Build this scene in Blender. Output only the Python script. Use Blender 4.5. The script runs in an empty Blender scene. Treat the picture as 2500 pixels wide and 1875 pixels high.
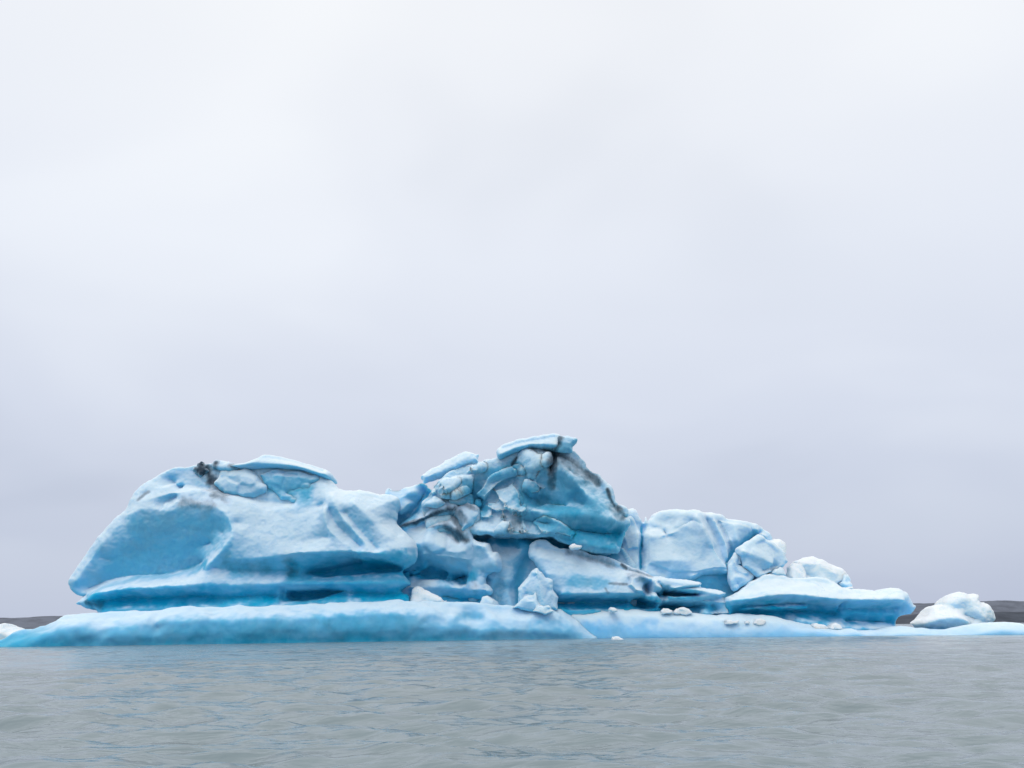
import bpy, math, random
import numpy as np
from mathutils import Matrix, Euler, Vector

# ------------------------------------------------------------------ scene, camera, light
scene = bpy.context.scene
COL = scene.collection
F_PX, W_PX, H_PX = 2100.0, 2500.0, 1875.0
CAM_H = 1.2
PITCH = math.atan((1530 - 937.5) / F_PX)
ROLL = math.radians(0.62)

cam_d = bpy.data.cameras.new('camera')
cam_d.sensor_fit = 'HORIZONTAL'
cam_d.sensor_width = 36.0
cam_d.lens = 36.0 * F_PX / W_PX
cam_d.clip_start = 0.05
cam_d.clip_end = 20000
cam = bpy.data.objects.new('camera', cam_d)
COL.objects.link(cam)
ROT = Euler((math.pi / 2 + PITCH, 0, 0)).to_matrix() @ Matrix.Rotation(-ROLL, 3, 'Z')
cam.matrix_world = Matrix.Translation((0, 0, CAM_H)) @ ROT.to_4x4()
scene.camera = cam

SUN_EL, SUN_AZ = math.radians(52), math.radians(205)     # high soft sun behind the cloud, behind and left of the boat
world = bpy.data.worlds.new('World')
scene.world = world
world.use_nodes = True
wn, wl = world.node_tree.nodes, world.node_tree.links
wn.clear()


def node(nt, kind, **kw):
    n = nt.nodes.new(kind)
    for k, v in kw.items():
        if k.startswith('i_'):
            n.inputs[k[2:].replace('_', ' ')].default_value = v
        else:
            setattr(n, k, v)
    return n


def ramp(nt, stops, interp='LINEAR'):
    r = nt.nodes.new('ShaderNodeValToRGB')
    r.color_ramp.interpolation = interp
    el = r.color_ramp.elements
    while len(el) < len(stops):
        el.new(0.5)
    for e, (p, c) in zip(el, stops):
        e.position = p
        e.color = (c[0], c[1], c[2], 1) if isinstance(c, (tuple, list)) else (c, c, c, 1)
    return r


nt = world.node_tree
out = node(nt, 'ShaderNodeOutputWorld')
sky = node(nt, 'ShaderNodeTexSky', sky_type='NISHITA', sun_disc=False, sun_elevation=SUN_EL,
           sun_rotation=SUN_AZ, air_density=1.0, dust_density=3.0)
bg_sky = node(nt, 'ShaderNodeBackground')
bg_sky.inputs['Strength'].default_value = 0.1
wl.new(sky.outputs['Color'], bg_sky.inputs['Color'])
tc = node(nt, 'ShaderNodeTexCoord')
sep = node(nt, 'ShaderNodeSeparateXYZ')
wl.new(tc.outputs['Generated'], sep.inputs[0])
# overcast deck: brighter with elevation, broken by soft long cloud folds
grad = ramp(nt, [(0.0, (0.53, 0.58, 0.72)), (0.10, (0.60, 0.65, 0.775)), (0.23, (0.72, 0.765, 0.875)),
                 (0.40, (0.855, 0.89, 0.965)), (0.62, (0.95, 0.965, 0.995)), (1.0, (1.0, 1.0, 1.0))])
wl.new(sep.outputs['Z'], grad.inputs['Fac'])
zp = node(nt, 'ShaderNodeMath', operation='ADD')
zp.inputs[1].default_value = 0.42
wl.new(sep.outputs['Z'], zp.inputs[0])
dx_ = node(nt, 'ShaderNodeMath', operation='DIVIDE')
dy_ = node(nt, 'ShaderNodeMath', operation='DIVIDE')
wl.new(sep.outputs['X'], dx_.inputs[0]); wl.new(zp.outputs[0], dx_.inputs[1])
wl.new(sep.outputs['Y'], dy_.inputs[0]); wl.new(zp.outputs[0], dy_.inputs[1])
cxy = node(nt, 'ShaderNodeCombineXYZ')
wl.new(dx_.outputs[0], cxy.inputs[0]); wl.new(dy_.outputs[0], cxy.inputs[1])
mapn = node(nt, 'ShaderNodeMapping')
mapn.inputs['Rotation'].default_value = (0, 0, math.radians(28))
mapn.inputs['Scale'].default_value = (0.85, 1.1, 1)
mapn.inputs['Location'].default_value = (11.9, 0.4, 0)
wl.new(cxy.outputs[0], mapn.inputs[0])
n1 = node(nt, 'ShaderNodeTexNoise', noise_dimensions='3D')
n1.inputs['Scale'].default_value = 1.75
n1.inputs['Detail'].default_value = 3.0
n1.inputs['Roughness'].default_value = 0.42
n1.inputs['Distortion'].default_value = 0.35
wl.new(mapn.outputs[0], n1.inputs['Vector'])
fold = ramp(nt, [(0.30, (0.845, 0.86, 0.885)), (0.48, (0.91, 0.92, 0.935)), (0.68, (0.975, 0.98, 0.975))], 'EASE')
wl.new(n1.outputs['Fac'], fold.inputs['Fac'])
mul = node(nt, 'ShaderNodeMix', data_type='RGBA', blend_type='MULTIPLY')
mul.inputs['Factor'].default_value = 1.0
wl.new(grad.outputs['Color'], mul.inputs['A']); wl.new(fold.outputs['Color'], mul.inputs['B'])
bg_cl = node(nt, 'ShaderNodeBackground')
bg_cl.inputs['Strength'].default_value = 1.06
wl.new(mul.outputs['Result'], bg_cl.inputs['Color'])
mx = node(nt, 'ShaderNodeMixShader')
mx.inputs[0].default_value = 0.95
wl.new(bg_sky.outputs[0], mx.inputs[1]); wl.new(bg_cl.outputs[0], mx.inputs[2])
wl.new(mx.outputs[0], out.inputs['Surface'])

sun_d = bpy.data.lights.new('sun', 'SUN')
sun_d.energy = 0.8
sun_d.angle = math.radians(25)
sun_d.color = (1.0, 0.98, 0.955)
sun = bpy.data.objects.new('sun', sun_d)
COL.objects.link(sun)
sv = Vector((math.sin(SUN_AZ) * math.cos(SUN_EL), math.cos(SUN_AZ) * math.cos(SUN_EL), math.sin(SUN_EL)))
sun.rotation_euler = sv.to_track_quat('Z', 'Y').to_euler()

scene.view_settings.view_transform = 'Standard'
scene.view_settings.look = 'None'
scene.view_settings.exposure = 0.0
scene.view_settings.gamma = 1.0
scene.view_settings.use_curve_mapping = False

# ------------------------------------------------------------------ numeric helpers
RT = np.array(ROT)


def ray(px, py):
    """world direction with y = 1 through a point of the photograph"""
    d = RT @ np.array([(px - W_PX / 2) / F_PX, -(py - H_PX / 2) / F_PX, -1.0])
    return d[0] / d[1], d[2] / d[1]


rng = np.random.default_rng(11)
_perm = np.concatenate([rng.permutation(256)] * 3).astype(np.int64)
_g3 = rng.normal(size=(256, 3))
_g3 /= np.linalg.norm(_g3, axis=1)[:, None]


def perlin(p):
    p = np.asarray(p, dtype=np.float64)
    pi = np.floor(p).astype(np.int64)
    pf = p - pi
    pi &= 255
    u = pf * pf * pf * (pf * (pf * 6 - 15) + 10)
    r = np.zeros(len(p))
    for dx in (0, 1):
        for dy in (0, 1):
            for dz in (0, 1):
                h = _perm[_perm[_perm[pi[:, 0] + dx] + pi[:, 1] + dy] + pi[:, 2] + dz]
                g = _g3[h]
                dot = g[:, 0] * (pf[:, 0] - dx) + g[:, 1] * (pf[:, 1] - dy) + g[:, 2] * (pf[:, 2] - dz)
                w = (u[:, 0] if dx else 1 - u[:, 0]) * (u[:, 1] if dy else 1 - u[:, 1]) * (u[:, 2] if dz else 1 - u[:, 2])
                r += w * dot
    return r * 1.5


def fbm(p, octaves=4, gain=0.5):
    r, a, f = 0, 1.0, 1.0
    for _ in range(octaves):
        r = r + a * perlin(p * f + 17.3 * f)
        a *= gain
        f *= 2.03
    return r


def catmull(pts, n=5, closed=False):
    pts = np.asarray(pts, float)
    m = len(pts)
    if m < 3:
        return pts
    o = []
    for i in range(m if closed else m - 1):
        if closed:
            p0, p1, p2, p3 = pts[i - 1], pts[i], pts[(i + 1) % m], pts[(i + 2) % m]
        else:
            p0, p1, p2, p3 = pts[max(i - 1, 0)], pts[i], pts[i + 1], pts[min(i + 2, m - 1)]
        for k in range(n):
            t = k / n
            o.append(0.5 * (2 * p1 + (p2 - p0) * t + (2 * p0 - 5 * p1 + 4 * p2 - p3) * t * t
                            + (3 * p1 - p0 - 3 * p2 + p3) * t ** 3))
    if not closed:
        o.append(pts[-1])
    return np.array(o)


def seg_dist(P, A, B):
    """distance from points P to each segment, min; returns d and nearest point and parameter index"""
    best = np.full(len(P), 1e9)
    near = np.zeros_like(P)
    for a, b in zip(A, B):
        ab = b - a
        L = ab @ ab + 1e-12
        t = np.clip(((P - a) @ ab) / L, 0, 1)
        q = a + t[:, None] * ab
        d = np.hypot(P[:, 0] - q[:, 0], P[:, 1] - q[:, 1])
        m = d < best
        best[m] = d[m]
        near[m] = q[m]
    return best, near


def inside(P, poly):
    r = np.zeros(len(P), bool)
    x, y = P[:, 0], P[:, 1]
    j = len(poly) - 1
    for i in range(len(poly)):
        xi, yi = poly[i]
        xj, yj = poly[j]
        if yi != yj:
            c = ((yi > y) != (yj > y)) & (x < (xj - xi) * (y - yi) / (yj - yi) + xi)
            r ^= c
        j = i
    return r


def blur2(a, s):
    if s <= 0.05:
        return a
    k = int(max(1, math.ceil(2.5 * s)))
    w = np.exp(-0.5 * (np.arange(-k, k + 1) / s) ** 2)
    w /= w.sum()
    for ax in (0, 1):
        pad = [(k, k) if i == ax else (0, 0) for i in (0, 1)]
        b = np.pad(a, pad, mode='edge')
        a = sum(w[i] * (b[i:i + a.shape[0], :] if ax == 0 else b[:, i:i + a.shape[1]]) for i in range(2 * k + 1))
    return a


def relax(val, cnt, levels=6, iters=70):
    """smooth sheet through the constrained cells (coarse to fine)"""
    pyr = [(val, cnt)]
    for _ in range(levels):
        v, c = pyr[-1]
        if min(v.shape) < 6:
            break
        h, w = (v.shape[0] + 1) // 2 * 2, (v.shape[1] + 1) // 2 * 2
        vv = np.zeros((h, w)); cc = np.zeros((h, w))
        vv[:v.shape[0], :v.shape[1]] = v * c
        cc[:v.shape[0], :v.shape[1]] = c
        c2 = cc.reshape(h // 2, 2, w // 2, 2).sum((1, 3))
        v2 = vv.reshape(h // 2, 2, w // 2, 2).sum((1, 3)) / np.maximum(c2, 1e-9)
        pyr.append((v2, (c2 > 0).astype(float)))
    u = None
    for v, c in reversed(pyr):
        m = c > 0
        if u is None:
            u = np.full(v.shape, v[m].mean() if m.any() else 0.0)
        else:
            u = np.repeat(np.repeat(u, 2, 0), 2, 1)[:v.shape[0], :v.shape[1]]
        for _ in range(iters):
            u = np.where(m, v, u)
            p = np.pad(u, 1, mode='edge')
            u = 0.25 * (p[:-2, 1:-1] + p[2:, 1:-1] + p[1:-1, :-2] + p[1:-1, 2:])
        u = np.where(m, v, u)
    return u


# ------------------------------------------------------------------ materials
def new_mat(name):
    m = bpy.data.materials.new(name)
    m.use_nodes = True
    m.node_tree.nodes.clear()
    o = node(m.node_tree, 'ShaderNodeOutputMaterial')
    b = node(m.node_tree, 'ShaderNodeBsdfPrincipled')
    m.node_tree.links.new(b.outputs[0], o.inputs['Surface'])
    return m, m.node_tree, b


def mixc(nt, fac, a, b, blend='MIX'):
    n = node(nt, 'ShaderNodeMix', data_type='RGBA', blend_type=blend)
    for s, v in (('Factor', fac), ('A', a), ('B', b)):
        if isinstance(v, (int, float)):
            n.inputs[s].default_value = v
        elif isinstance(v, tuple):
            n.inputs[s].default_value = (*v, 1)
        else:
            nt.links.new(v, n.inputs[s])
    return n.outputs['Result']


def mth(nt, op, a, b=None, c=None, clamp=False):
    n = node(nt, 'ShaderNodeMath', operation=op, use_clamp=clamp)
    for i, v in enumerate((a, b, c)):
        if v is None:
            continue
        if isinstance(v, (int, float)):
            n.inputs[i].default_value = v
        else:
            nt.links.new(v, n.inputs[i])
    return n.outputs[0]


def noise(nt, vec, scale, detail=4, rough=0.55, dist=0.0):
    n = node(nt, 'ShaderNodeTexNoise')
    n.inputs['Scale'].default_value = scale
    n.inputs['Detail'].default_value = detail
    n.inputs['Roughness'].default_value = rough
    n.inputs['Distortion'].default_value = dist
    nt.links.new(vec, n.inputs['Vector'])
    return n.outputs['Fac']


def maprange(nt, v, a, b, c=0.0, d=1.0, smooth=True):
    n = node(nt, 'ShaderNodeMapRange', interpolation_type='SMOOTHSTEP' if smooth else 'LINEAR')
    nt.links.new(v, n.inputs['Value'])
    for k, x in zip(('From Min', 'From Max', 'To Min', 'To Max'), (a, b, c, d)):
        n.inputs[k].default_value = x
    return n.outputs['Result']


def ice_material(name, crust, blue, deep, lo=-0.55, hi=0.5, amp=1.0, grain=1.0):
    """weathered white crust with skylight painted in on the tops, blue bubbly ice on cut faces, deep blue for washed clear ice and painted recess shade, ash dirt"""
    m, nt, b = new_mat(name)
    geo = node(nt, 'ShaderNodeNewGeometry')
    pos = geo.outputs['Position']
    sp = node(nt, 'ShaderNodeSeparateXYZ')
    nt.links.new(geo.outputs['Normal'], sp.inputs[0])
    a_c = node(nt, 'ShaderNodeAttribute', attribute_name='clear').outputs['Fac']
    a_d = node(nt, 'ShaderNodeAttribute', attribute_name='dirt').outputs['Fac']
    big = noise(nt, pos, 0.20, 4, 0.6, 0.6)
    mid = noise(nt, pos, 0.75, 5, 0.6, 0.5)
    fine = noise(nt, pos, 5.0, 5, 0.65)
    v = mth(nt, 'MULTIPLY_ADD', mth(nt, 'SUBTRACT', mid, 0.5), 0.7 * amp, sp.outputs['Z'])
    v = mth(nt, 'MULTIPLY_ADD', mth(nt, 'SUBTRACT', big, 0.5), 1.0 * amp, v)
    v = mth(nt, 'MULTIPLY_ADD', mth(nt, 'SUBTRACT', fine, 0.5), 0.12 * amp, v)
    v = mth(nt, 'MULTIPLY_ADD', a_c, -1.6, v)
    frost_toplight = maprange(nt, v, lo, hi)  # by slope: weathered crust, and sky-lit tops put into the colour
    grey = tuple(0.7 * x + 0.3 * y for x, y in zip(blue, (0.36, 0.50, 0.57)))
    body = mixc(nt, maprange(nt, noise(nt, pos, 0.33, 4, 0.6, 0.8), 0.42, 0.66), blue, grey)
    c1 = mixc(nt, frost_toplight, body, crust)
    c1 = mixc(nt, maprange(nt, v, hi - 0.05, hi + 0.5), c1, tuple(0.6 * x + 0.4 * y for x, y in zip(crust, (0.93, 0.965, 0.985))))  # highlight on the most upward faces, painted as whiter crust
    deepf = mth(nt, 'MULTIPLY', a_c, maprange(nt, mth(nt, 'MULTIPLY_ADD', mid, 0.5, mth(nt, 'MULTIPLY', big, 0.5)), 0.3, 0.65, 0.6, 1.1), clamp=True)
    deepf = mth(nt, 'MULTIPLY', deepf, mth(nt, 'SUBTRACT', 1.0, mth(nt, 'MULTIPLY', frost_toplight, 0.85)), clamp=True)
    c2 = mixc(nt, deepf, c1, deep)  # washed clear ice, also painted shade in undercuts and recesses
    # refrozen blue veins running through the ice
    vm = node(nt, 'ShaderNodeMapping')
    vm.inputs['Rotation'].default_value = (0.3, 0.5, 0.2)
    vm.inputs['Scale'].default_value = (0.5, 0.5, 1.3)
    nt.links.new(pos, vm.inputs[0])
    vein = mth(nt, 'ABSOLUTE', mth(nt, 'SUBTRACT', noise(nt, vm.outputs[0], 0.30, 6, 0.6, 0.9), 0.5))
    c2 = mixc(nt, mth(nt, 'MULTIPLY', maprange(nt, vein, 0.0, 0.014, 1.0, 0.0), 0.32 * amp), c2, tuple(0.6 * x + 0.4 * y for x, y in zip(deep, blue)))
    # ash: thin grey film with darker specks and streaks
    st = node(nt, 'ShaderNodeMapping')
    st.inputs['Scale'].default_value = (1.0, 1.0, 0.5)
    nt.links.new(pos, st.inputs[0])
    speck = noise(nt, st.outputs[0], 1.7, 6, 0.66, 0.4)
    film = mth(nt, 'MULTIPLY', maprange(nt, mth(nt, 'MULTIPLY_ADD', mth(nt, 'SUBTRACT', speck, 0.5), 0.6, a_d), 0.0, 1.0, 0.0, 0.95), mth(nt, 'MINIMUM', mth(nt, 'MULTIPLY', a_d, 3.0), 1.0), clamp=True)
    c3 = mixc(nt, film, c2, mixc(nt, fine, (0.012, 0.022, 0.038), (0.03, 0.048, 0.07)))
    nt.links.new(c3, b.inputs['Base Color'])
    rg = maprange(nt, frost_toplight, 0, 1, 0.42, 0.8, False)
    nt.links.new(rg, b.inputs['Roughness'])
    b.inputs['IOR'].default_value = 1.31
    b.inputs['Specular IOR Level'].default_value = 0.18
    b.inputs['Subsurface Weight'].default_value = 0.9
    b.inputs['Subsurface Radius'].default_value = (0.85, 0.92, 1.0)
    b.inputs['Subsurface Scale'].default_value = 0.6
    hgt = mth(nt, 'MULTIPLY_ADD', fine, 0.35, mth(nt, 'MULTIPLY', mid, 1.0))
    hgt = mth(nt, 'MULTIPLY_ADD', noise(nt, pos, 16.0, 3, 0.6), 0.1, hgt)
    bp = node(nt, 'ShaderNodeBump')
    bp.inputs['Strength'].default_value = 0.5 * grain
    bp.inputs['Distance'].default_value = 0.22
    nt.links.new(hgt, bp.inputs['Height'])
    nt.links.new(bp.outputs[0], b.inputs['Normal'])
    return m


ICE = ice_material('glacier_ice', (0.67, 0.82, 0.955), (0.19, 0.565, 0.80), (0.005, 0.39, 0.61), -0.75, 0.6, 0.4, 0.55)
PEAK = ice_material('peak_ice', (0.66, 0.815, 0.925), (0.21, 0.565, 0.775), (0.003, 0.33, 0.535), -0.75, 0.7, 0.9, 0.8)
PALE = ice_material('pale_ice', (0.69, 0.835, 0.97), (0.25, 0.605, 0.85), (0.005, 0.39, 0.61), -0.9, 0.45, 0.5, 0.55)
FOOT = ice_material('washed_ice', (0.67, 0.825, 0.96), (0.225, 0.58, 0.83), (0.005, 0.37, 0.59), -0.15, 1.1, 0.3, 0.35)
LOW = ice_material('low_washed_ice', (0.73, 0.86, 0.975), (0.32, 0.64, 0.90), (0.07, 0.46, 0.78), -0.5, 0.85, 0.25, 0.35)
WHITE = ice_material('white_ice', (0.84, 0.92, 0.985), (0.52, 0.77, 0.95), (0.05, 0.34, 0.58), -0.9, 0.1, 0.7, 0.8)

# ------------------------------------------------------------------ ice builder


class Frame:
    """the upright plane an ice mass is carved from: y = a + b * x"""
    def __init__(self, a, b=0.0):
        self.a, self.b = a, b

    def point(self, px, py, off=0.0):
        dx, dz = ray(px, py)
        Y = (self.a + off) / (1 - self.b * dx)
        return dx * Y, CAM_H + dz * Y


def mass(name, outline, frame, feats, E=2.0, R=1.8, T=6.0, step=0.095, blur=0.9, smooth=True, lump=0.16, fines=0.05,
         clear=(), dirt=(), base_clear=0.0, ragged=0.06, mat=None, parent=None, seed=0, water_clear=0.0, floor=None, facet=0.0, ffreq=0.5, plates=()):
    poly = np.array([frame.point(x, y, E) for x, y in outline])
    if floor is not None:
        poly[:, 1] = np.maximum(poly[:, 1], floor)
    if smooth:
        poly = catmull(poly, 4, True)
    else:                                       # straight broken edges, a little uneven
        o = []
        for i in range(len(poly)):
            for k in range(4):
                o.append(poly[i] + (poly[(i + 1) % len(poly)] - poly[i]) * k / 4)
        poly = np.array(o)
    if ragged:
        q = np.column_stack([poly * 0.9, np.full(len(poly), seed * 3.7)])
        poly = poly + ragged * 2.2 * np.column_stack([fbm(q, 3), fbm(q + 50, 3)])
    lo, hi = poly.min(0) - 2 * step, poly.max(0) + 2 * step
    nx, nz = int((hi[0] - lo[0]) / step) + 1, int((hi[1] - lo[1]) / step) + 1
    gx, gz = lo[0] + np.arange(nx) * step, lo[1] + np.arange(nz) * step
    X, Z = np.meshgrid(gx, gz, indexing='ij')
    P = np.column_stack([X.ravel(), Z.ravel()])
    ins = inside(P, poly)
    d, near = seg_dist(P, poly, np.roll(poly, -1, 0))

    def raster(plist, mode):
        val = np.zeros((nx, nz)); cnt = np.zeros((nx, nz))
        for p, line in plist:
            pts = []
            for q in line:
                pv = q[2] if len(q) > 2 else p
                x, z = frame.point(q[0], q[1], -pv)
                pts.append((x, z, pv))
            pts = catmull(pts, 6) if smooth and len(pts) > 2 else np.array(pts)
            if len(pts) == 1:
                dense = pts
            else:
                dense = []
                for a, b in zip(pts[:-1], pts[1:]):
                    n = max(2, int(np.hypot(*(b - a)[:2]) / step * 2))
                    dense.append(a + (b - a) * np.linspace(0, 1, n)[:, None])
                dense = np.vstack(dense)
            ix = np.round((dense[:, 0] - lo[0]) / step).astype(int)
            iz = np.round((dense[:, 1] - lo[1]) / step).astype(int)
            ok = (ix >= 0) & (ix < nx) & (iz >= 0) & (iz < nz)
            np.add.at(val, (ix[ok], iz[ok]), dense[ok, 2])
            np.add.at(cnt, (ix[ok], iz[ok]), 1)
        return val / np.maximum(cnt, 1), (cnt > 0).astype(float)

    val, cnt = raster(feats, 0)
    u = relax(val, cnt)
    u = blur2(u, blur)
    clear_shade = np.zeros(nx * nz)
    prr = np.random.default_rng(seed + 900)
    for ol, h, bevel, pc in plates:
        pp = np.array([frame.point(x, y, 0.6) for x, y in ol])
        q = []
        for i in range(len(pp)):
            for k in range(3):
                q.append(pp[i] + (pp[(i + 1) % len(pp)] - pp[i]) * k / 3)
        pp = np.array(q)
        pp = pp + 0.04 * np.column_stack([fbm(np.column_stack([pp * 1.3, np.full(len(pp), seed)]), 2), fbm(np.column_stack([pp * 1.3 + 40, np.full(len(pp), seed)]), 2)])
        l2, h2 = pp.min(0), pp.max(0)
        near_ = np.nonzero((P[:, 0] > l2[0]) & (P[:, 0] < h2[0]) & (P[:, 1] > l2[1]) & (P[:, 1] < h2[1]))[0]
        if len(near_) == 0:
            continue
        near_ = near_[inside(P[near_], pp)]
        if len(near_) == 0:
            continue
        pd, _ = seg_dist(P[near_], pp, np.roll(pp, -1, 0))
        k = np.clip(pd / bevel, 0, 1)
        k = k * k * (3 - 2 * k)
        c0, ext = (l2 + h2) / 2, (h2 - l2) / 2
        rel = (P[near_] - c0) / ext
        a1, a2 = prr.uniform(-0.35, 0.35), -prr.uniform(0.15, 0.45)
        add = k * h * (1 + (a1 * rel[:, 0] + a2 * rel[:, 1] if h > 0 else 0))
        uu = u.ravel()
        uu[near_] += add
        u = uu.reshape(nx, nz)
        clear_shade[near_] = np.maximum(clear_shade[near_], pc * k)  # holes get deep blue, their shade put into the colour
    dd = np.where(ins, d, 0)
    t = np.clip(dd / R, 0, 1)
    s = np.sqrt(np.clip(1 - (1 - t) ** 2, 0, 1))
    R2 = max(R, min(T, dd.max() * 0.95))
    s2 = np.sqrt(np.clip(1 - (1 - np.clip(dd / R2, 0, 1)) ** 2, 0, 1))
    yf = frame.a - u.ravel() * s + E * (1 - s)
    yb = frame.a + E + T * s2 + 0.02
    yb = np.maximum(yb, yf + 0.3 * s)
    # cells
    insg = ins.reshape(nx, nz)
    cell = insg[:-1, :-1] | insg[1:, :-1] | insg[:-1, 1:] | insg[1:, 1:]
    ci, cj = np.nonzero(cell)
    c = [ci * nz + cj, (ci + 1) * nz + cj, (ci + 1) * nz + cj + 1, ci * nz + cj + 1]
    used = np.zeros(nx * nz, bool)
    for k in c:
        used[k] = True
    P2 = P.copy()
    ring = used & ~ins
    P2[ring] = near[ring]
    fid = np.full(nx * nz, -1); fid[used] = np.arange(used.sum())
    nf = used.sum()
    bid = fid.copy()
    inn = used & ins
    bid[inn] = nf + np.arange(inn.sum())
    Vf = np.column_stack([P2[used][:, 0], yf[used], P2[used][:, 1]])
    Vb = np.column_stack([P2[inn][:, 0], yb[inn], P2[inn][:, 1]])
    V = np.vstack([Vf, Vb])
    V[:, 1] += frame.b * V[:, 0]
    Qf = np.column_stack([fid[c[0]], fid[c[1]], fid[c[2]], fid[c[3]]])
    Qb = np.column_stack([bid[c[3]], bid[c[2]], bid[c[1]], bid[c[0]]])
    allin = inn[c[0]] & inn[c[1]] & inn[c[2]] & inn[c[3]]
    Q = np.vstack([Qf, Qb])
    # normals
    e1 = V[Q[:, 2]] - V[Q[:, 0]]
    e2 = V[Q[:, 3]] - V[Q[:, 1]]
    fn = np.cross(e1, e2)
    N = np.zeros_like(V)
    for k in range(4):
        np.add.at(N, Q[:, k], fn)
    N /= np.linalg.norm(N, axis=1)[:, None] + 1e-12
    sd = seed * 7.13
    disp = lump * fbm(V * 0.42 + sd, 3) + fines * (0.5 - np.abs(fbm(V * 1.5 + sd, 3))) + 0.3 * fines * fbm(V * 4.5 + sd, 2)
    if facet:
        # broken ice: flat tilted faces meeting in creases
        cp = V * ffreq + sd
        base = np.floor(cp).astype(np.int64)
        num = np.zeros(len(V)); den = np.full(len(V), 1e-9)
        for ox in (-1, 0, 1):
            for oy in (-1, 0, 1):
                for oz in (-1, 0, 1):
                    bb = base + np.array([ox, oy, oz])
                    h = _perm[(_perm[(_perm[bb[:, 0] & 255] + bb[:, 1]) & 255] + bb[:, 2]) & 255]
                    dv = cp - (bb + 0.5 + 0.4 * _g3[h])
                    w = np.exp(-11.0 * (dv * dv).sum(1))
                    g = _g3[(h + 77) & 255]
                    num += w * ((dv * g).sum(1) + 0.45 * _g3[(h + 31) & 255][:, 0])
                    den += w
        disp += facet * num / den
    V = V + N * disp[:, None]
    me = bpy.data.meshes.new(name)
    me.vertices.add(len(V)); me.vertices.foreach_set('co', V.astype(np.float32).ravel())
    me.loops.add(Q.size); me.loops.foreach_set('vertex_index', Q.astype(np.int32).ravel())
    me.polygons.add(len(Q)); me.polygons.foreach_set('loop_start', (np.arange(len(Q)) * 4).astype(np.int32))
    me.update(calc_edges=True)
    me.shade_smooth()
    # attributes: clear ice with undercut and hole shade painted in, and where ash lies
    XZ = V[:, [0, 2]]

    def paint(lst, base):
        a = np.zeros(len(V)) + base
        for amp, w, line in lst:
            pts = np.array([frame.point(x, y, 0.0) for x, y in line])
            if len(pts) == 1:
                pts = np.vstack([pts, pts + 0.01])
            dd_, _ = seg_dist(XZ, pts[:-1], pts[1:])
            wm = w * 0.041 * 1.2
            dd_ = dd_ + 0.35 * wm * fbm(V * 0.8 + sd + 9, 3)
            k = np.clip(1 - dd_ / wm, 0, 1)
            a = np.maximum(a, amp * k * k * (3 - 2 * k)) if amp > 0 else a * (1 + amp * k * k * (3 - 2 * k))
        return a
    cl0 = base_clear
    if water_clear:
        cl0 = np.maximum(cl0, water_clear * np.clip(1.0 - V[:, 2] / 1.9 + 0.3 * fbm(V * 0.3, 3), 0, 1))
    cl = paint(clear, cl0)
    cl[:nf] = np.maximum(cl[:nf], clear_shade[used])
    for nm, arr in (('clear', cl), ('dirt', paint(dirt, 0.0))):
        at = me.attributes.new(nm, 'FLOAT', 'POINT')
        at.data.foreach_set('value', np.clip(arr, 0, 1).astype(np.float32))
    me.materials.append(mat or ICE)
    ob = bpy.data.objects.new(name, me)
    COL.objects.link(ob)
    if parent is not None:
        ob.parent = parent
    return ob


def tag(o, label=None, cat=None, group=None, kind=None):
    for k, v in (('label', label), ('category', cat), ('group', group), ('kind', kind)):
        if v:
            o[k] = v
    return o


def empty(name, loc):
    e = bpy.data.objects.new(name, None)
    e.location = loc
    COL.objects.link(e)
    return e


def block(name, outline, Y, tips=(), parent=None, mat=None, **kw):
    """broken angular piece: uneven outline, one or two tilted faces"""
    r = random.Random(kw.get('seed', 0) * 13 + 5)
    xs = [p[0] for p in outline]; ys = [p[1] for p in outline]
    x0, x1, y0, y1 = min(xs), max(xs), min(ys), max(ys)
    E = kw.get('E', 0.8)
    tilt, side = r.uniform(0.35, 0.75) * E, r.uniform(-0.4, 0.4) * E

    def pl(x, y):
        return -tilt * (y1 - y) / (y1 - y0 + 1) + side * ((x - x0) / (x1 - x0 + 1) - 0.5) - 0.1 * E
    line = [(x, y, pl(x, y)) for x, y in outline]
    feats = [(0, line + [line[0]])]
    for p, l in tips:
        feats.append((0, [(x, y, pl(x, y) + 0.8 * p * E) for x, y in l]))
    a = dict(E=0.8, R=0.4, T=2.4, step=0.07, blur=0.9, smooth=False, lump=0.05, fines=0.045, ragged=0.075, facet=0.16, ffreq=0.75)
    a.update(kw)
    return mass(name, outline, Y if isinstance(Y, Frame) else Frame(Y), feats, mat=mat, parent=parent, **a)


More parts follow.
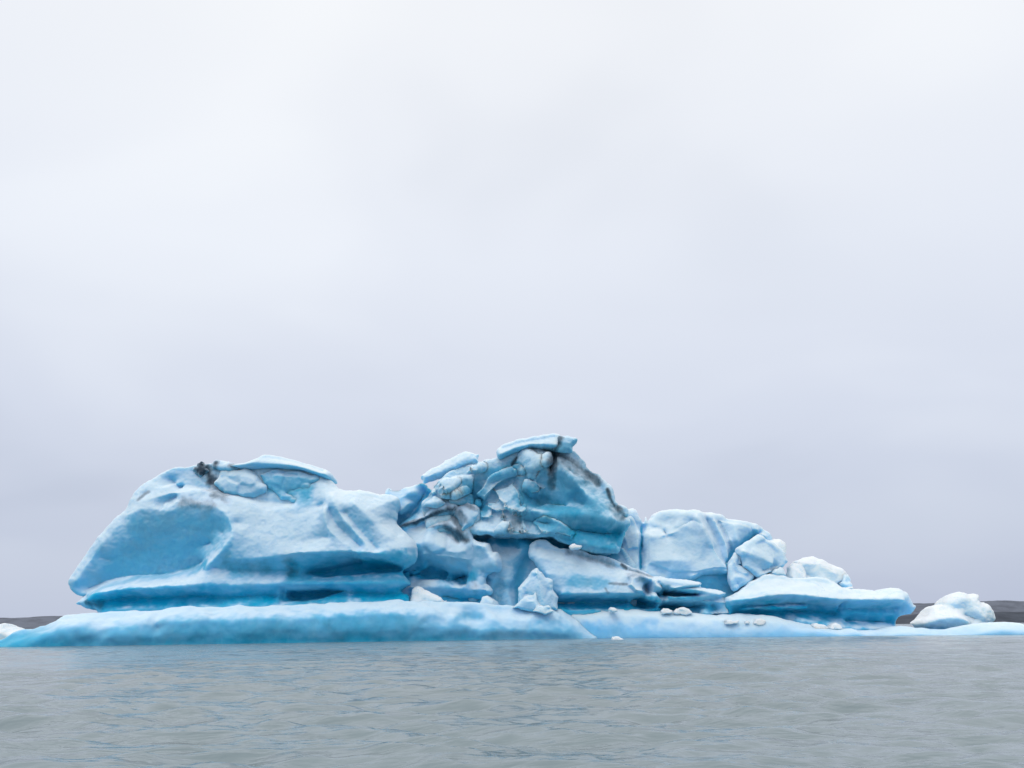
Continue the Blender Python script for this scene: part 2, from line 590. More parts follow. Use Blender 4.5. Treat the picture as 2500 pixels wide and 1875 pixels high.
# ------------------------------------------------------------------ setting: water
def build_water():
    # one sheet round the boat, rings growing with distance
    rad = np.concatenate([np.geomspace(1.2, 140, 620), np.geomspace(150, 6000, 40)])
    ang = np.concatenate([np.linspace(-48, 48, 760), np.linspace(48, 312, 60)[1:-1]])
    A = np.radians(ang)
    RR, AA = np.meshgrid(rad, A, indexing='ij')
    X, Y = RR * np.sin(AA), RR * np.cos(AA)
    Z = np.zeros_like(X)
    r2 = np.random.default_rng(5)
    spacing = np.maximum(RR * np.gradient(np.log(rad))[:, None], RR * math.radians(96 / 760))
    warp = fbm(np.column_stack([X.ravel() * 0.12, Y.ravel() * 0.12, np.zeros(X.size)]), 3).reshape(X.shape)
    gust = 0.75 + 0.5 * fbm(np.column_stack([X.ravel() * 0.05 + 9, Y.ravel() * 0.03, np.zeros(X.size)]), 3).reshape(X.shape)
    for i in range(90):
        lam = 0.22 * (11 ** r2.random())
        th = math.radians(r2.normal(84, 24))          # chop running across the view
        k = 2 * math.pi / lam
        amp = 0.0072 * lam ** 0.8 * r2.uniform(0.5, 1.2)
        ph = k * (X * math.cos(th) + Y * math.sin(th)) + r2.uniform(0, 6.28) + 2.4 * warp * r2.uniform(0.5, 1.5)
        fade = np.clip(lam / spacing / 3.0 - 0.6, 0, 1)
        Z += amp * fade * gust * (np.sin(ph) + 0.22 * np.sin(2 * ph + 0.6))
    V = np.column_stack([X.ravel(), Y.ravel(), Z.ravel()])
    nr, na = X.shape
    i, j = np.meshgrid(np.arange(nr - 1), np.arange(na), indexing='ij')
    j2 = (j + 1) % na
    Q = np.column_stack([(i * na + j).ravel(), (i * na + j2).ravel(), ((i + 1) * na + j2).ravel(), ((i + 1) * na + j).ravel()])[:, ::-1]
    cen = len(V)
    me = bpy.data.meshes.new('water')
    V = np.vstack([V, [[0, 0, 0]]])
    tri = np.column_stack([np.arange(na), np.full(na, cen), (np.arange(na) + 1) % na])
    loops = np.concatenate([Q.ravel(), tri.ravel()])
    me.vertices.add(len(V)); me.vertices.foreach_set('co', V.astype(np.float32).ravel())
    me.loops.add(len(loops)); me.loops.foreach_set('vertex_index', loops.astype(np.int32))
    me.polygons.add(len(Q) + len(tri))
    me.polygons.foreach_set('loop_start', np.concatenate([np.arange(len(Q)) * 4, Q.size + np.arange(len(tri)) * 3]).astype(np.int32))
    me.update(calc_edges=True)
    me.shade_smooth()
    m, nt, b = new_mat('silty_water')
    geo = node(nt, 'ShaderNodeNewGeometry')
    pos = geo.outputs['Position']
    c = mixc(nt, maprange(nt, noise(nt, pos, 0.05, 4, 0.6), 0.3, 0.7), (0.215, 0.272, 0.288), (0.24, 0.285, 0.296))
    nt.links.new(c, b.inputs['Base Color'])
    b.inputs['Roughness'].default_value = 0.14
    b.inputs['IOR'].default_value = 1.33
    mp = node(nt, 'ShaderNodeMapping')
    mp.inputs['Scale'].default_value = (0.7, 1.25, 1)
    nt.links.new(pos, mp.inputs[0])
    h = mth(nt, 'MULTIPLY_ADD', noise(nt, mp.outputs[0], 5.0, 4, 0.6, 0.4), 0.17, mth(nt, 'MULTIPLY', noise(nt, mp.outputs[0], 1.6, 3, 0.5, 0.6), 1.0))
    mp2 = node(nt, 'ShaderNodeMapping')
    mp2.inputs['Scale'].default_value = (0.22, 0.9, 1)
    mp2.inputs['Rotation'].default_value = (0, 0, 0.12)
    nt.links.new(pos, mp2.inputs[0])
    h = mth(nt, 'MULTIPLY_ADD', noise(nt, mp2.outputs[0], 0.55, 5, 0.62, 0.8), 2.6, h)
    bp = node(nt, 'ShaderNodeBump')
    bp.inputs['Strength'].default_value = 0.45
    bp.inputs['Distance'].default_value = 0.16
    nt.links.new(h, bp.inputs['Height'])
    nt.links.new(bp.outputs[0], b.inputs['Normal'])
    me.materials.append(m)
    o = bpy.data.objects.new('water', me)
    COL.objects.link(o)
    tag(o, kind='structure')


build_water()


# ------------------------------------------------------------------ setting: far moraine hills
def build_hills(name, y0, depth, prof, col, seed):
    """low ridge along the far shore; prof = (x, height)"""
    xs = np.arange(-1500, 1501, 3.0)
    n = 15
    h = np.interp(xs, [p[0] for p in prof], [p[1] for p in prof])
    h = h + 0.9 * fbm(np.column_stack([xs * 0.02, np.full_like(xs, seed), xs * 0]), 5)
    V = []
    for j in range(n):
        t = j / (n - 1)
        prof_t = math.sin(min(t * 1.25, 1.0) * math.pi / 2) if t < 0.8 else 1 - 0.5 * (t - 0.8) / 0.2
        yy = y0 + depth * t
        q = np.column_stack([xs * 0.03, np.full_like(xs, yy * 0.03 + seed), xs * 0])
        zz = h * prof_t + (0.8 * fbm(q, 4) * min(1, t * 4) if j else -1.5)
        V.append(np.column_stack([xs, yy + 5 * fbm(q + 31, 2), zz]))
    V = np.vstack(V)
    m_ = len(xs)
    i, j = np.meshgrid(np.arange(n - 1), np.arange(m_ - 1), indexing='ij')
    a = (i * m_ + j).ravel()
    Q = np.column_stack([a, a + 1, a + 1 + m_, a + m_])
    me = bpy.data.meshes.new(name)
    me.from_pydata(V.tolist(), [], Q.tolist())
    me.shade_smooth()
    m, nt, b = new_mat(name + '_gravel')
    geo = node(nt, 'ShaderNodeNewGeometry')
    f = noise(nt, geo.outputs['Position'], 0.06, 6, 0.65)
    c = mixc(nt, maprange(nt, f, 0.35, 0.65), tuple(x * 0.8 for x in col), tuple(x * 1.15 for x in col))
    nt.links.new(c, b.inputs['Base Color'])
    b.inputs['Roughness'].default_value = 0.95
    b.inputs['Specular IOR Level'].default_value = 0.1
    me.materials.append(m)
    o = bpy.data.objects.new(name, me)
    COL.objects.link(o)
    tag(o, kind='structure')


build_hills('hills', 880, 120, [(-1500, 17), (-560, 16.5), (-450, 18.2), (-300, 17), (0, 15), (300, 19), (400, 20.5), (450, 21.5), (520, 22.5), (1500, 24)], (0.15, 0.165, 0.20), 3.0)
build_hills('shore_bank', 760, 70, [(-1500, 2), (-300, 2), (200, 5), (340, 6.5), (385, 9.5), (420, 10), (520, 11), (1500, 12)], (0.075, 0.085, 0.105), 8.0)

# ------------------------------------------------------------------ the great iceberg
berg = empty('iceberg', (0, 88, 0))
tag(berg, 'huge blue and white iceberg with an ash-streaked peak, filling the middle of the lagoon', 'iceberg')


def part(o, label=None):
    o.parent = berg
    o.matrix_parent_inverse = Matrix.Translation((0, -88, 0))
    if label:
        o['label'] = label
    return o


# --- rounded dome on the left
A = Frame(87, 0.12)
part(mass('ice_dome',
     [(172, 1417), (188, 1390), (206, 1364), (235, 1321), (264, 1285), (305, 1246), (327, 1208), (351, 1181), (389, 1160), (430, 1142),
      (476, 1138), (524, 1132), (582, 1138), (630, 1134), (700, 1134), (770, 1148), (805, 1173), (818, 1186), (839, 1198), (892, 1200), (930, 1206), (960, 1210),
      (975, 1220), (970, 1249), (966, 1275), (985, 1297), (1013, 1328), (1014, 1369), (986, 1390), (983, 1401), (1001, 1425),
      (978, 1440), (1000, 1456), (1003, 1480), (1003, 1530), (500, 1530), (260, 1530), (245, 1497), (222, 1488), (200, 1479), (187, 1472), (212, 1455), (200, 1453), (184, 1446), (174, 1432)],
     A,
     [(-1.0, [(335, 1224), (385, 1213), (440, 1200), (500, 1193), (550, 1212), (600, 1228), (650, 1245), (700, 1238), (745, 1237), (788, 1234)]),
      (-2.4, [(400, 1188), (440, 1180), (470, 1188), (540, 1203), (600, 1216), (660, 1228), (720, 1231)]),
      (-2.6, [(430, 1155), (500, 1150), (570, 1155), (640, 1155), (760, 1170)]),
      (-0.7, [(305, 1256), (350, 1243), (398, 1243)]),
      (-1.9, [(402, 1246), (408, 1230), (420, 1218), (432, 1212)]), (-0.9, [(394, 1240), (400, 1226)]), (-0.7, [(415, 1240), (430, 1222)]), (-1.6, [(345, 1208), (380, 1192), (412, 1184), (428, 1192)]), (-3.4, [(418, 1172), (436, 1188), (446, 1196), (452, 1186)]),
      (0.6, [(404, 1252, -.6), (440, 1236, -.6), (480, 1230, -.4), (530, 1240, 0), (558, 1264, .4), (567, 1300, .7), (553, 1328, .8), (522, 1362, .7), (503, 1384, .6)]),
      (-1.2, [(320, 1285, -1.1), (400, 1278, -1.1), (470, 1270, -1.0), (520, 1282, -1.0), (545, 1302, -1.2)]),
      (-2.4, [(260, 1365), (350, 1345), (450, 1340), (520, 1325)]),
      (-3.2, [(218, 1440), (260, 1420), (310, 1409), (400, 1403), (470, 1385), (497, 1372)]),
      (-1.2, [(182, 1418), (215, 1370), (250, 1322), (300, 1272)]),
      (0.5, [(198, 1467, .5), (240, 1448, .6), (300, 1438, .7), (380, 1433, .7), (450, 1430, .6), (500, 1427, .4), (560, 1429, -.1), (650, 1426, -.6), (760, 1424, -.8), (850, 1424, -.6), (930, 1424, -.3), (992, 1428, 0)]),
      (-0.7, [(520, 1386, -.2), (590, 1390, -.9), (660, 1390, -1.4), (725, 1393, -1.7)]), (-2.4, [(790, 1396), (880, 1388), (960, 1384), (978, 1392)]),
      (-0.4, [(575, 1277), (640, 1281), (700, 1277), (745, 1268), (780, 1250)]),
      (0.2, [(600, 1320), (700, 1322), (800, 1312)]),
      (1.2, [(545, 1362, .4), (600, 1366, .3), (660, 1360, .6), (738, 1349, 1.1), (800, 1350, 1.2), (875, 1349, 1.3), (915, 1351, 1.3), (965, 1359, 1.3), (1003, 1353, 1.1)]),
      (-2.8, [(250, 1466, -1.2), (330, 1458, -1.8), (400, 1459, -1.5), (470, 1454, -1.9), (560, 1459, -1.6), (640, 1453, -1.9), (690, 1456, -2.4), (760, 1451, -2.6), (850, 1447, -2.4), (930, 1449, -2.2), (972, 1449, -1.8)]),
      (-0.3, [(240, 1492), (500, 1484), (700, 1482), (1000, 1476)]),
      (-2.6, [(694, 1444), (691, 1456), (699, 1466), (725, 1457)]), (-1.7, [(684, 1438), (678, 1455), (687, 1472)]), (-1.6, [(735, 1402), (741, 1390), (790, 1373), (868, 1356)]), (-2.4, [(750, 1400), (760, 1391), (800, 1380), (880, 1366)]),
      (1.0, [(791, 1240), (802, 1290), (850, 1333), (870, 1346)]),
      (0.0, [(803, 1245), (817, 1277), (845, 1304), (882, 1337)]),
      (0.9, [(806, 1205), (828, 1250), (872, 1302), (912, 1345)]),
      (0.1, [(842, 1252), (870, 1288), (900, 1322), (920, 1341)]),
      (0.8, [(858, 1222), (900, 1262), (950, 1312), (990, 1335)]),
      (-0.8, [(890, 1210), (955, 1220)]), (-0.4, [(958, 1270), (975, 1300)])],
     E=2.6, R=2.4, T=9, blur=1.1, seed=1, lump=0.14, fines=0.07,
     plates=[([(735, 1399), (745, 1390), (800, 1375), (870, 1358), (930, 1361), (985, 1374), (982, 1395), (960, 1400), (880, 1404), (800, 1410), (760, 1407)], -1.5, 0.35, 1.0),
             ([(683, 1455), (686, 1442), (700, 1436), (760, 1434), (850, 1439), (800, 1452), (760, 1468), (700, 1472)], -1.6, 0.3, 1.0)],
     clear=[(0.33, 75, [(270, 1385), (340, 1340), (450, 1330), (510, 1315)]), (0.28, 42, [(330, 1290), (440, 1275), (530, 1290)]), (0.6, 22, [(225, 1440), (310, 1407), (400, 1402), (490, 1375)]),
            (1.0, 34, [(210, 1472), (330, 1462), (560, 1461), (800, 1455), (990, 1453)]), (0.55, 32, [(570, 1390), (690, 1392)]), (1.0, 40, [(720, 1393), (800, 1386), (1000, 1386)]), (0.6, 20, [(250, 1490), (500, 1484), (1000, 1478)]),
            (0.5, 30, [(650, 1170), (740, 1190), (730, 1220)]), (0.7, 26, [(700, 1415), (850, 1415), (1000, 1412)]), (0.5, 24, [(690, 1475), (1000, 1470)])],
     dirt=[(0.95, 22, [(486, 1138), (492, 1165)]), (0.55, 30, [(495, 1165), (512, 1190), (540, 1205)]), (0.7, 9, [(524, 1130), (522, 1142)]), (0.4, 26, [(440, 1225), (520, 1232)]), (0.55, 10, [(325, 1212), (345, 1195)]),
           (0.2, 30, [(340, 1370), (400, 1372)]), (0.16, 26, [(280, 1345), (300, 1350)]), (0.3, 34, [(560, 1378), (640, 1382)]), (0.4, 26, [(702, 1375), (705, 1395)]), (0.6, 16, [(192, 1473), (230, 1478)]), (0.25, 24, [(460, 1290), (500, 1290)])]),
     'rounded blue and white dome with a deep scoop and wave-cut ledges')
part(mass('ice_slab', [(560, 1138), (600, 1131), (632, 1119), (646, 1110), (683, 1115), (731, 1127), (767, 1137), (803, 1151), (812, 1163), (803, 1173), (775, 1163), (740, 1152), (700, 1146), (660, 1144), (620, 1146), (580, 1146)],
          Frame(87.9, 0.12), [(0.3, [(630, 1138), (700, 1135), (760, 1147), (803, 1165)]), (-1.4, [(645, 1116), (690, 1121), (740, 1133), (790, 1152)])],
          E=1.8, R=0.7, T=5, seed=2, lump=0.06, fines=0.03, ragged=0.02, clear=[(0.5, 10, [(640, 1145), (700, 1142), (760, 1156), (800, 1170)])]), 'smooth curved cap slab on the dome')
part(block('ice_block', [(538, 1152), (556, 1143), (600, 1145), (630, 1158), (655, 1192), (650, 1205), (600, 1220), (552, 1207), (528, 1180)], Frame(88.5, 0.12),
           [(0.3, [(560, 1160), (610, 1165), (630, 1190)]), (-0.2, [(575, 1205)])], seed=3, E=1.2, facet=0.22))
part(block('ice_block', [(634, 1158), (680, 1146), (722, 1149), (775, 1162), (800, 1180), (778, 1205), (742, 1234), (712, 1230), (680, 1216), (657, 1194)], Frame(88.7, 0.12),
           [(0.3, [(670, 1160), (730, 1165), (770, 1175)]), (-0.5, [(700, 1205), (740, 1210)])], seed=4, E=1.2, base_clear=0.25, facet=0.25))
part(block('ice_block', [(518, 1140), (526, 1123), (548, 1125), (562, 1133), (585, 1136), (584, 1148), (540, 1150)], Frame(88.8, 0.12), [(0.2, [(545, 1135)])], seed=7, smooth=True, dirt=[(0.8, 14, [(524, 1128), (522, 1146)]), (0.6, 14, [(560, 1135), (585, 1142)])]))
part(block('ice_block', [(474, 1152), (478, 1141), (482, 1140), (481, 1130), (486, 1133), (490, 1125), (494, 1131), (501, 1129), (500, 1139), (506, 1150), (490, 1160)], Frame(89.0, 0.12), [(0.3, [(489, 1140), (491, 1152)])], seed=8, E=0.4, R=0.25, step=0.05, ragged=0.13, facet=0.3, ffreq=1.3, fines=0.1, dirt=[(0.95, 30, [(488, 1130), (490, 1150)])]), 'ragged ash-black lump on the dome top')

# --- left body of the central mass
Cf = Frame(90.5, 0.05)
part(mass('ice_cliff',
     [(945, 1200), (960, 1194), (1008, 1189), (1032, 1180), (1060, 1205), (1110, 1235), (1150, 1232), (1168, 1250), (1167, 1285), (1156, 1310), (1165, 1319), (1190, 1325), (1205, 1345), (1219, 1363),
      (1222, 1386), (1210, 1399), (1187, 1407), (1184, 1427), (1200, 1445), (1180, 1451), (1192, 1462), (1212, 1480), (1212, 1520), (930, 1520), (930, 1300)], Cf,
     [(-3.2, [(968, 1280), (1000, 1254), (1030, 1217), (1047, 1193)]), (-1.0, [(975, 1215), (1012, 1198)]), (-1.0, [(975, 1252), (1002, 1228)]),
      (-0.4, [(978, 1286), (1030, 1264), (1080, 1245), (1140, 1237)]), (-1.6, [(1005, 1290), (1060, 1274), (1105, 1260)]),
      (-0.3, [(1040, 1288), (1075, 1280), (1110, 1292), (1145, 1312)]), (-1.0, [(1075, 1294), (1105, 1308), (1122, 1328)]),
      (0.3, [(1000, 1325), (1050, 1325), (1100, 1345), (1135, 1345)]), (0.2, [(1030, 1355), (1090, 1362), (1140, 1368)]), (0.9, [(1165, 1327), (1192, 1337), (1208, 1365), (1212, 1385)]),
      (-0.5, [(1154, 1327), (1158, 1352), (1155, 1385)]), (-0.8, [(1180, 1395), (1172, 1410)]),
      (-3.0, [(985, 1398), (1030, 1388), (1090, 1400)]), (-3.0, [(1100, 1412), (1135, 1405)]), (-0.9, [(1000, 1433), (1060, 1431), (1122, 1437)]),
      (0.2, [(1152, 1440), (1172, 1441), (1194, 1445)]), (-0.6, [(1170, 1420), (1177, 1432)]), (-2.8, [(1080, 1455), (1120, 1462), (1175, 1462)]), (-1.5, [(1000, 1455), (1010, 1470)]), (-1.0, [(1000, 1495), (1190, 1495)])],
     E=1.6, R=1.1, T=6, mat=ICE, blur=1.1, plates=[([(1097, 1412), (1110, 1402), (1145, 1393), (1150, 1410), (1140, 1430), (1120, 1432)], -1.2, 0.3, 0.9), ([(982, 1404), (988, 1392), (1030, 1384), (1090, 1392), (1085, 1412), (1030, 1420), (990, 1418)], -0.9, 0.5, 0.9)], seed=12, facet=0.4, ffreq=0.4,
     clear=[(0.95, 30, [(985, 1398), (1040, 1390), (1100, 1405)]), (0.9, 22, [(1105, 1410), (1145, 1405)]), (0.9, 18, [(1080, 1458), (1180, 1462)]), (0.7, 16, [(966, 1280), (1000, 1256), (1040, 1200)]), (0.6, 24, [(1010, 1350), (1020, 1370)])],
     dirt=[(0.85, 9, [(975, 1284), (1030, 1265), (1075, 1247), (1110, 1240)]), (0.6, 16, [(1095, 1240), (1112, 1270), (1125, 1300)]), (0.75, 18, [(1085, 1284), (1110, 1298), (1135, 1318)]), (0.5, 10, [(1045, 1286), (1080, 1280)]),
           (0.5, 22, [(1120, 1240), (1150, 1245)]), (0.35, 20, [(1155, 1420), (1160, 1440)]), (0.35, 16, [(1045, 1262), (1075, 1255)]), (0.5, 26, [(1090, 1290), (1130, 1314)]), (0.35, 34, [(1070, 1252), (1115, 1262)])]),
     'ash-layered cliff between dome and peak')
part(block('ice_block', [(1108, 1238), (1140, 1228), (1168, 1245), (1166, 1268), (1155, 1284), (1130, 1298), (1118, 1278), (1108, 1258)], Frame(90.0), [(0.5, [(1125, 1245), (1145, 1265), (1135, 1285)]), (-0.2, [(1160, 1250)])], seed=13, dirt=[(0.55, 30, [(1112, 1240), (1125, 1270)]), (0.6, 14, [(1130, 1230), (1160, 1240)])]))

# --- recessed wall below the peak
part(mass('ice_wall', [(1150, 1295), (1300, 1300), (1520, 1340), (1520, 1520), (1175, 1520), (1150, 1400)], Frame(91.6),
     [(-0.2, [(1225, 1385), (1240, 1440), (1248, 1490)]), (-0.9, [(1180, 1350), (1215, 1362)]), (-1.5, [(1292, 1345), (1272, 1385), (1266, 1440), (1268, 1490)]), (-0.9, [(1235, 1375), (1268, 1352), (1290, 1335)]),
      (-2.4, [(1140, 1310), (1230, 1312), (1300, 1312), (1500, 1345)]), (-1.0, [(1215, 1450), (1235, 1490)]), (-1.0, [(1330, 1380), (1400, 1420)])],
     E=1.5, R=1.2, T=5, mat=PEAK, blur=2.5, seed=15, base_clear=0.1, facet=0.5, ffreq=0.35, clear=[(0.95, 20, [(1150, 1315), (1250, 1318), (1330, 1322), (1500, 1350)]), (0.6, 22, [(1292, 1345), (1268, 1390), (1266, 1480)])],
     dirt=[(0.3, 40, [(1225, 1420), (1215, 1460)])]))

BL = [
    ([(1024, 1165), (1046, 1150), (1085, 1127), (1114, 1111), (1139, 1101), (1170, 1107), (1166, 1128), (1140, 1132), (1112, 1152), (1076, 1164), (1035, 1178)], 90.6, [(0.3, [(1050, 1162), (1100, 1135), (1150, 1112)])], dict(mat=PALE, E=1.2)),
    ([(1066, 1183), (1085, 1164), (1122, 1168), (1120, 1180), (1106, 1196), (1076, 1205)], 88.6, [(0.6, [(1085, 1172), (1115, 1174)])], {}),
    ([(1076, 1180), (1085, 1168), (1110, 1157), (1155, 1155), (1152, 1168), (1147, 1195), (1112, 1214), (1080, 1212)], 89.3, [(0.5, [(1100, 1168), (1140, 1165)])], {}),
    ([(1095, 1215), (1137, 1190), (1150, 1207), (1153, 1228), (1120, 1228), (1098, 1226)], 88.3, [(0.5, [(1115, 1210), (1140, 1205)])], {}),
    ([(1030, 1234), (1060, 1207), (1068, 1218), (1086, 1228), (1064, 1235)], 88.6, [(0.3, [(1055, 1225)])], {}),
    ([(1203, 1192), (1253, 1171), (1262, 1187), (1278, 1219), (1276, 1226), (1287, 1226), (1288, 1248), (1274, 1257), (1236, 1248), (1212, 1214)], 87.6, [(0.7, [(1225, 1195), (1250, 1185), (1262, 1215)]), (-0.3, [(1265, 1240)])], {}),
    ([(1187, 1222), (1219, 1212), (1240, 1222), (1240, 1244), (1210, 1250), (1189, 1236)], 87.2, [(0.5, [(1205, 1222), (1228, 1222)])], {}),
    ([(1158, 1222), (1164, 1212), (1170, 1214), (1171, 1226), (1164, 1230)], 87.6, [(0.3, [(1165, 1220)])], {}),
    ([(1208, 1288), (1226, 1266), (1250, 1266), (1259, 1304), (1252, 1312), (1212, 1302)], 87.4, [(0.6, [(1230, 1275), (1245, 1290)])], {}),
    ([(1258, 1305), (1264, 1290), (1278, 1266), (1293, 1290), (1292, 1308), (1278, 1320), (1262, 1312)], 87.2, [(0.7, [(1276, 1280), (1278, 1305)])], dict(dirt=[(0.4, 12, [(1280, 1268), (1290, 1290)])])),
    ([(1266, 1108), (1290, 1096), (1308, 1115), (1325, 1118), (1322, 1160), (1310, 1176), (1290, 1165), (1284, 1140), (1262, 1128)], 87.9, [(0.6, [(1285, 1115), (1305, 1135), (1305, 1160)])], {}),
    ([(1326, 1118), (1342, 1106), (1346, 1132), (1332, 1144), (1324, 1136)], 87.4, [(0.4, [(1335, 1122)])], {}),
    ([(1250, 1135), (1270, 1128), (1283, 1142), (1280, 1154), (1256, 1150)], 88.0, [(0.4, [(1266, 1140)])], {}),
    ([(1150, 1128), (1185, 1130), (1180, 1144), (1160, 1152), (1138, 1150)], 89.6, [(0.3, [(1165, 1138)])], {}),
    ([(1163, 1202), (1188, 1166), (1250, 1138), (1264, 1150), (1215, 1182), (1182, 1216)], 88.4, [(0.4, [(1185, 1185), (1240, 1152)])], dict(base_clear=0.35)),
    ([(1170, 1242), (1186, 1224), (1202, 1236), (1206, 1256), (1194, 1266), (1172, 1262)], 87.9, [(0.4, [(1188, 1242)])], {}),
    ([(1300, 1270), (1330, 1258), (1368, 1274), (1402, 1300), (1396, 1316), (1350, 1312), (1318, 1304)], 88.0, [(0.3, [(1335, 1272), (1375, 1292)])], {}),
    ([(1282, 1168), (1308, 1172), (1332, 1188), (1322, 1204), (1296, 1206), (1276, 1190)], 88.3, [(0.3, [(1300, 1182)])], {}),
    ([(1220, 1246), (1234, 1240), (1240, 1262), (1226, 1266), (1216, 1262)], 87.5, [(0.4, [(1230, 1252)])], {}),
    ([(1045, 1192), (1056, 1184), (1066, 1190), (1064, 1204), (1050, 1206)], 89.2, [(0.3, [(1056, 1194)])], {}),
    ([(1046, 1178), (1056, 1173), (1062, 1180), (1056, 1187)], 89.4, [(0.3, [(1054, 1180)])], {}),
]

# --- the peak
part(mass('ice_peak',
     [(1030, 1250), (1048, 1205), (1085, 1160), (1130, 1138), (1168, 1130), (1181, 1134), (1201, 1128), (1220, 1118), (1250, 1104), (1300, 1092), (1350, 1092), (1395, 1098), (1416, 1111), (1431, 1129),
      (1436, 1143), (1460, 1155), (1468, 1171), (1489, 1192), (1493, 1210), (1503, 1229), (1526, 1244), (1527, 1258), (1521, 1266), (1533, 1275), (1531, 1290), (1520, 1325), (1503, 1349),
      (1450, 1346), (1404, 1333), (1346, 1319), (1280, 1316), (1220, 1310), (1160, 1305), (1120, 1300), (1050, 1290)], Frame(89.3, 0.0),
     [(-1.5, [(1395, 1106), (1425, 1137), (1452, 1167), (1480, 1212), (1515, 1254)]), (-0.5, [(1372, 1140), (1400, 1172), (1430, 1205), (1465, 1246)]), (-1.1, [(1385, 1150), (1425, 1178), (1455, 1215)]), (-2.6, [(1290, 1215), (1330, 1232), (1380, 1240)]),
      (-1.9, [(1385, 1210), (1425, 1232)]), (-0.4, [(1300, 1246), (1345, 1256), (1420, 1258), (1500, 1270)]), (-1.5, [(1370, 1178), (1390, 1192)]), (-2.4, [(1395, 1292), (1460, 1302), (1510, 1300)]), (-0.9, [(1390, 1318), (1450, 1332), (1500, 1340)]),
      (-0.5, [(1170, 1296), (1260, 1302), (1340, 1305)]), (-2.2, [(1280, 1270), (1340, 1280)]),
      (-3.2, [(1148, 1195), (1163, 1225), (1180, 1250)]), (-1.6, [(1065, 1215), (1100, 1180), (1160, 1145)]), (-1.6, [(1190, 1165), (1240, 1150)]), (-2.4, [(1175, 1200), (1210, 1180), (1260, 1165)]),
      (-2.4, [(1352, 1106), (1347, 1130), (1343, 1150)]), (-0.5, [(1336, 1112), (1330, 1150)]), (-0.4, [(1362, 1114), (1362, 1150)]), (-0.9, [(1290, 1110), (1300, 1150)])],
     E=1.7, R=1.2, T=7, mat=PEAK, seed=16, facet=0.6, ffreq=0.30, lump=0.15, fines=0.09, plates=[(b[0], 0.6 + 0.25 * (i % 3), 0.13, 0.0) for i, b in enumerate(BL) if i], ragged=0.09,
     clear=[(0.8, 45, [(1290, 1210), (1340, 1235), (1400, 1245)]), (0.95, 45, [(1400, 1300), (1460, 1300), (1510, 1310)]), (0.7, 35, [(1150, 1195), (1170, 1235)]), (0.5, 22, [(1200, 1150), (1250, 1135)]), (0.6, 30, [(1290, 1265), (1350, 1285)]), (0.55, 60, [(1400, 1200), (1450, 1260)])],
     dirt=[(0.8, 17, [(1352, 1100), (1348, 1130), (1345, 1150)]), (0.6, 16, [(1345, 1150), (1352, 1185)]), (0.7, 18, [(1300, 1090), (1350, 1098), (1392, 1118), (1425, 1140), (1450, 1162), (1465, 1176)]), (0.5, 34, [(1355, 1105), (1400, 1130), (1440, 1160)]), (0.4, 26, [(1500, 1232), (1515, 1255)]), (0.7, 8, [(1432, 1140), (1458, 1158), (1466, 1172)]),
           (0.85, 8, [(1486, 1190), (1494, 1212), (1505, 1232)]), (0.7, 14, [(1508, 1235), (1525, 1250), (1522, 1262)]), (0.8, 7, [(1262, 1112), (1250, 1128)]), (0.5, 26, [(1255, 1255), (1265, 1280)]), (0.5, 10, [(1210, 1308), (1290, 1312), (1350, 1317)]),
           (0.5, 20, [(1370, 1110), (1390, 1125)]), (0.35, 30, [(1320, 1215), (1350, 1220)])]),
     'ash-streaked blue peak, the tallest part')
part(block('ice_block', BL[0][0], 91.9, BL[0][2], seed=20, mat=PALE, E=1.2))
part(mass('ice_slab', [(1213, 1104), (1222, 1090), (1236, 1082), (1268, 1073), (1297, 1066), (1335, 1060), (1358, 1059), (1368, 1068), (1366, 1092), (1340, 1096), (1300, 1093), (1262, 1101), (1240, 1111), (1220, 1119)], Frame(89.0),
     [(0.2, [(1222, 1112), (1245, 1103), (1270, 1094), (1310, 1087), (1345, 1088), (1362, 1086)]), (-0.7, [(1225, 1094), (1270, 1082), (1310, 1074), (1355, 1066)])],
     E=1.2, R=0.4, T=4, step=0.07, blur=0.8, seed=17, lump=0.08, fines=0.06, ragged=0.05, facet=0.05, dirt=[(0.5, 9, [(1300, 1092), (1340, 1096)])], clear=[(0.3, 9, [(1225, 1116), (1262, 1100), (1310, 1091)])]), 'thin white cap slab on the peak')
part(block('ice_block', [(1352, 1098), (1356, 1080), (1366, 1067), (1384, 1063), (1408, 1070), (1404, 1082), (1398, 1090), (1396, 1102), (1370, 1100)], 88.6, [(0.3, [(1368, 1078), (1390, 1082)])], seed=18, mat=PEAK, T=2.5, base_clear=0.2, dirt=[(0.75, 14, [(1368, 1068), (1356, 1092)])]))

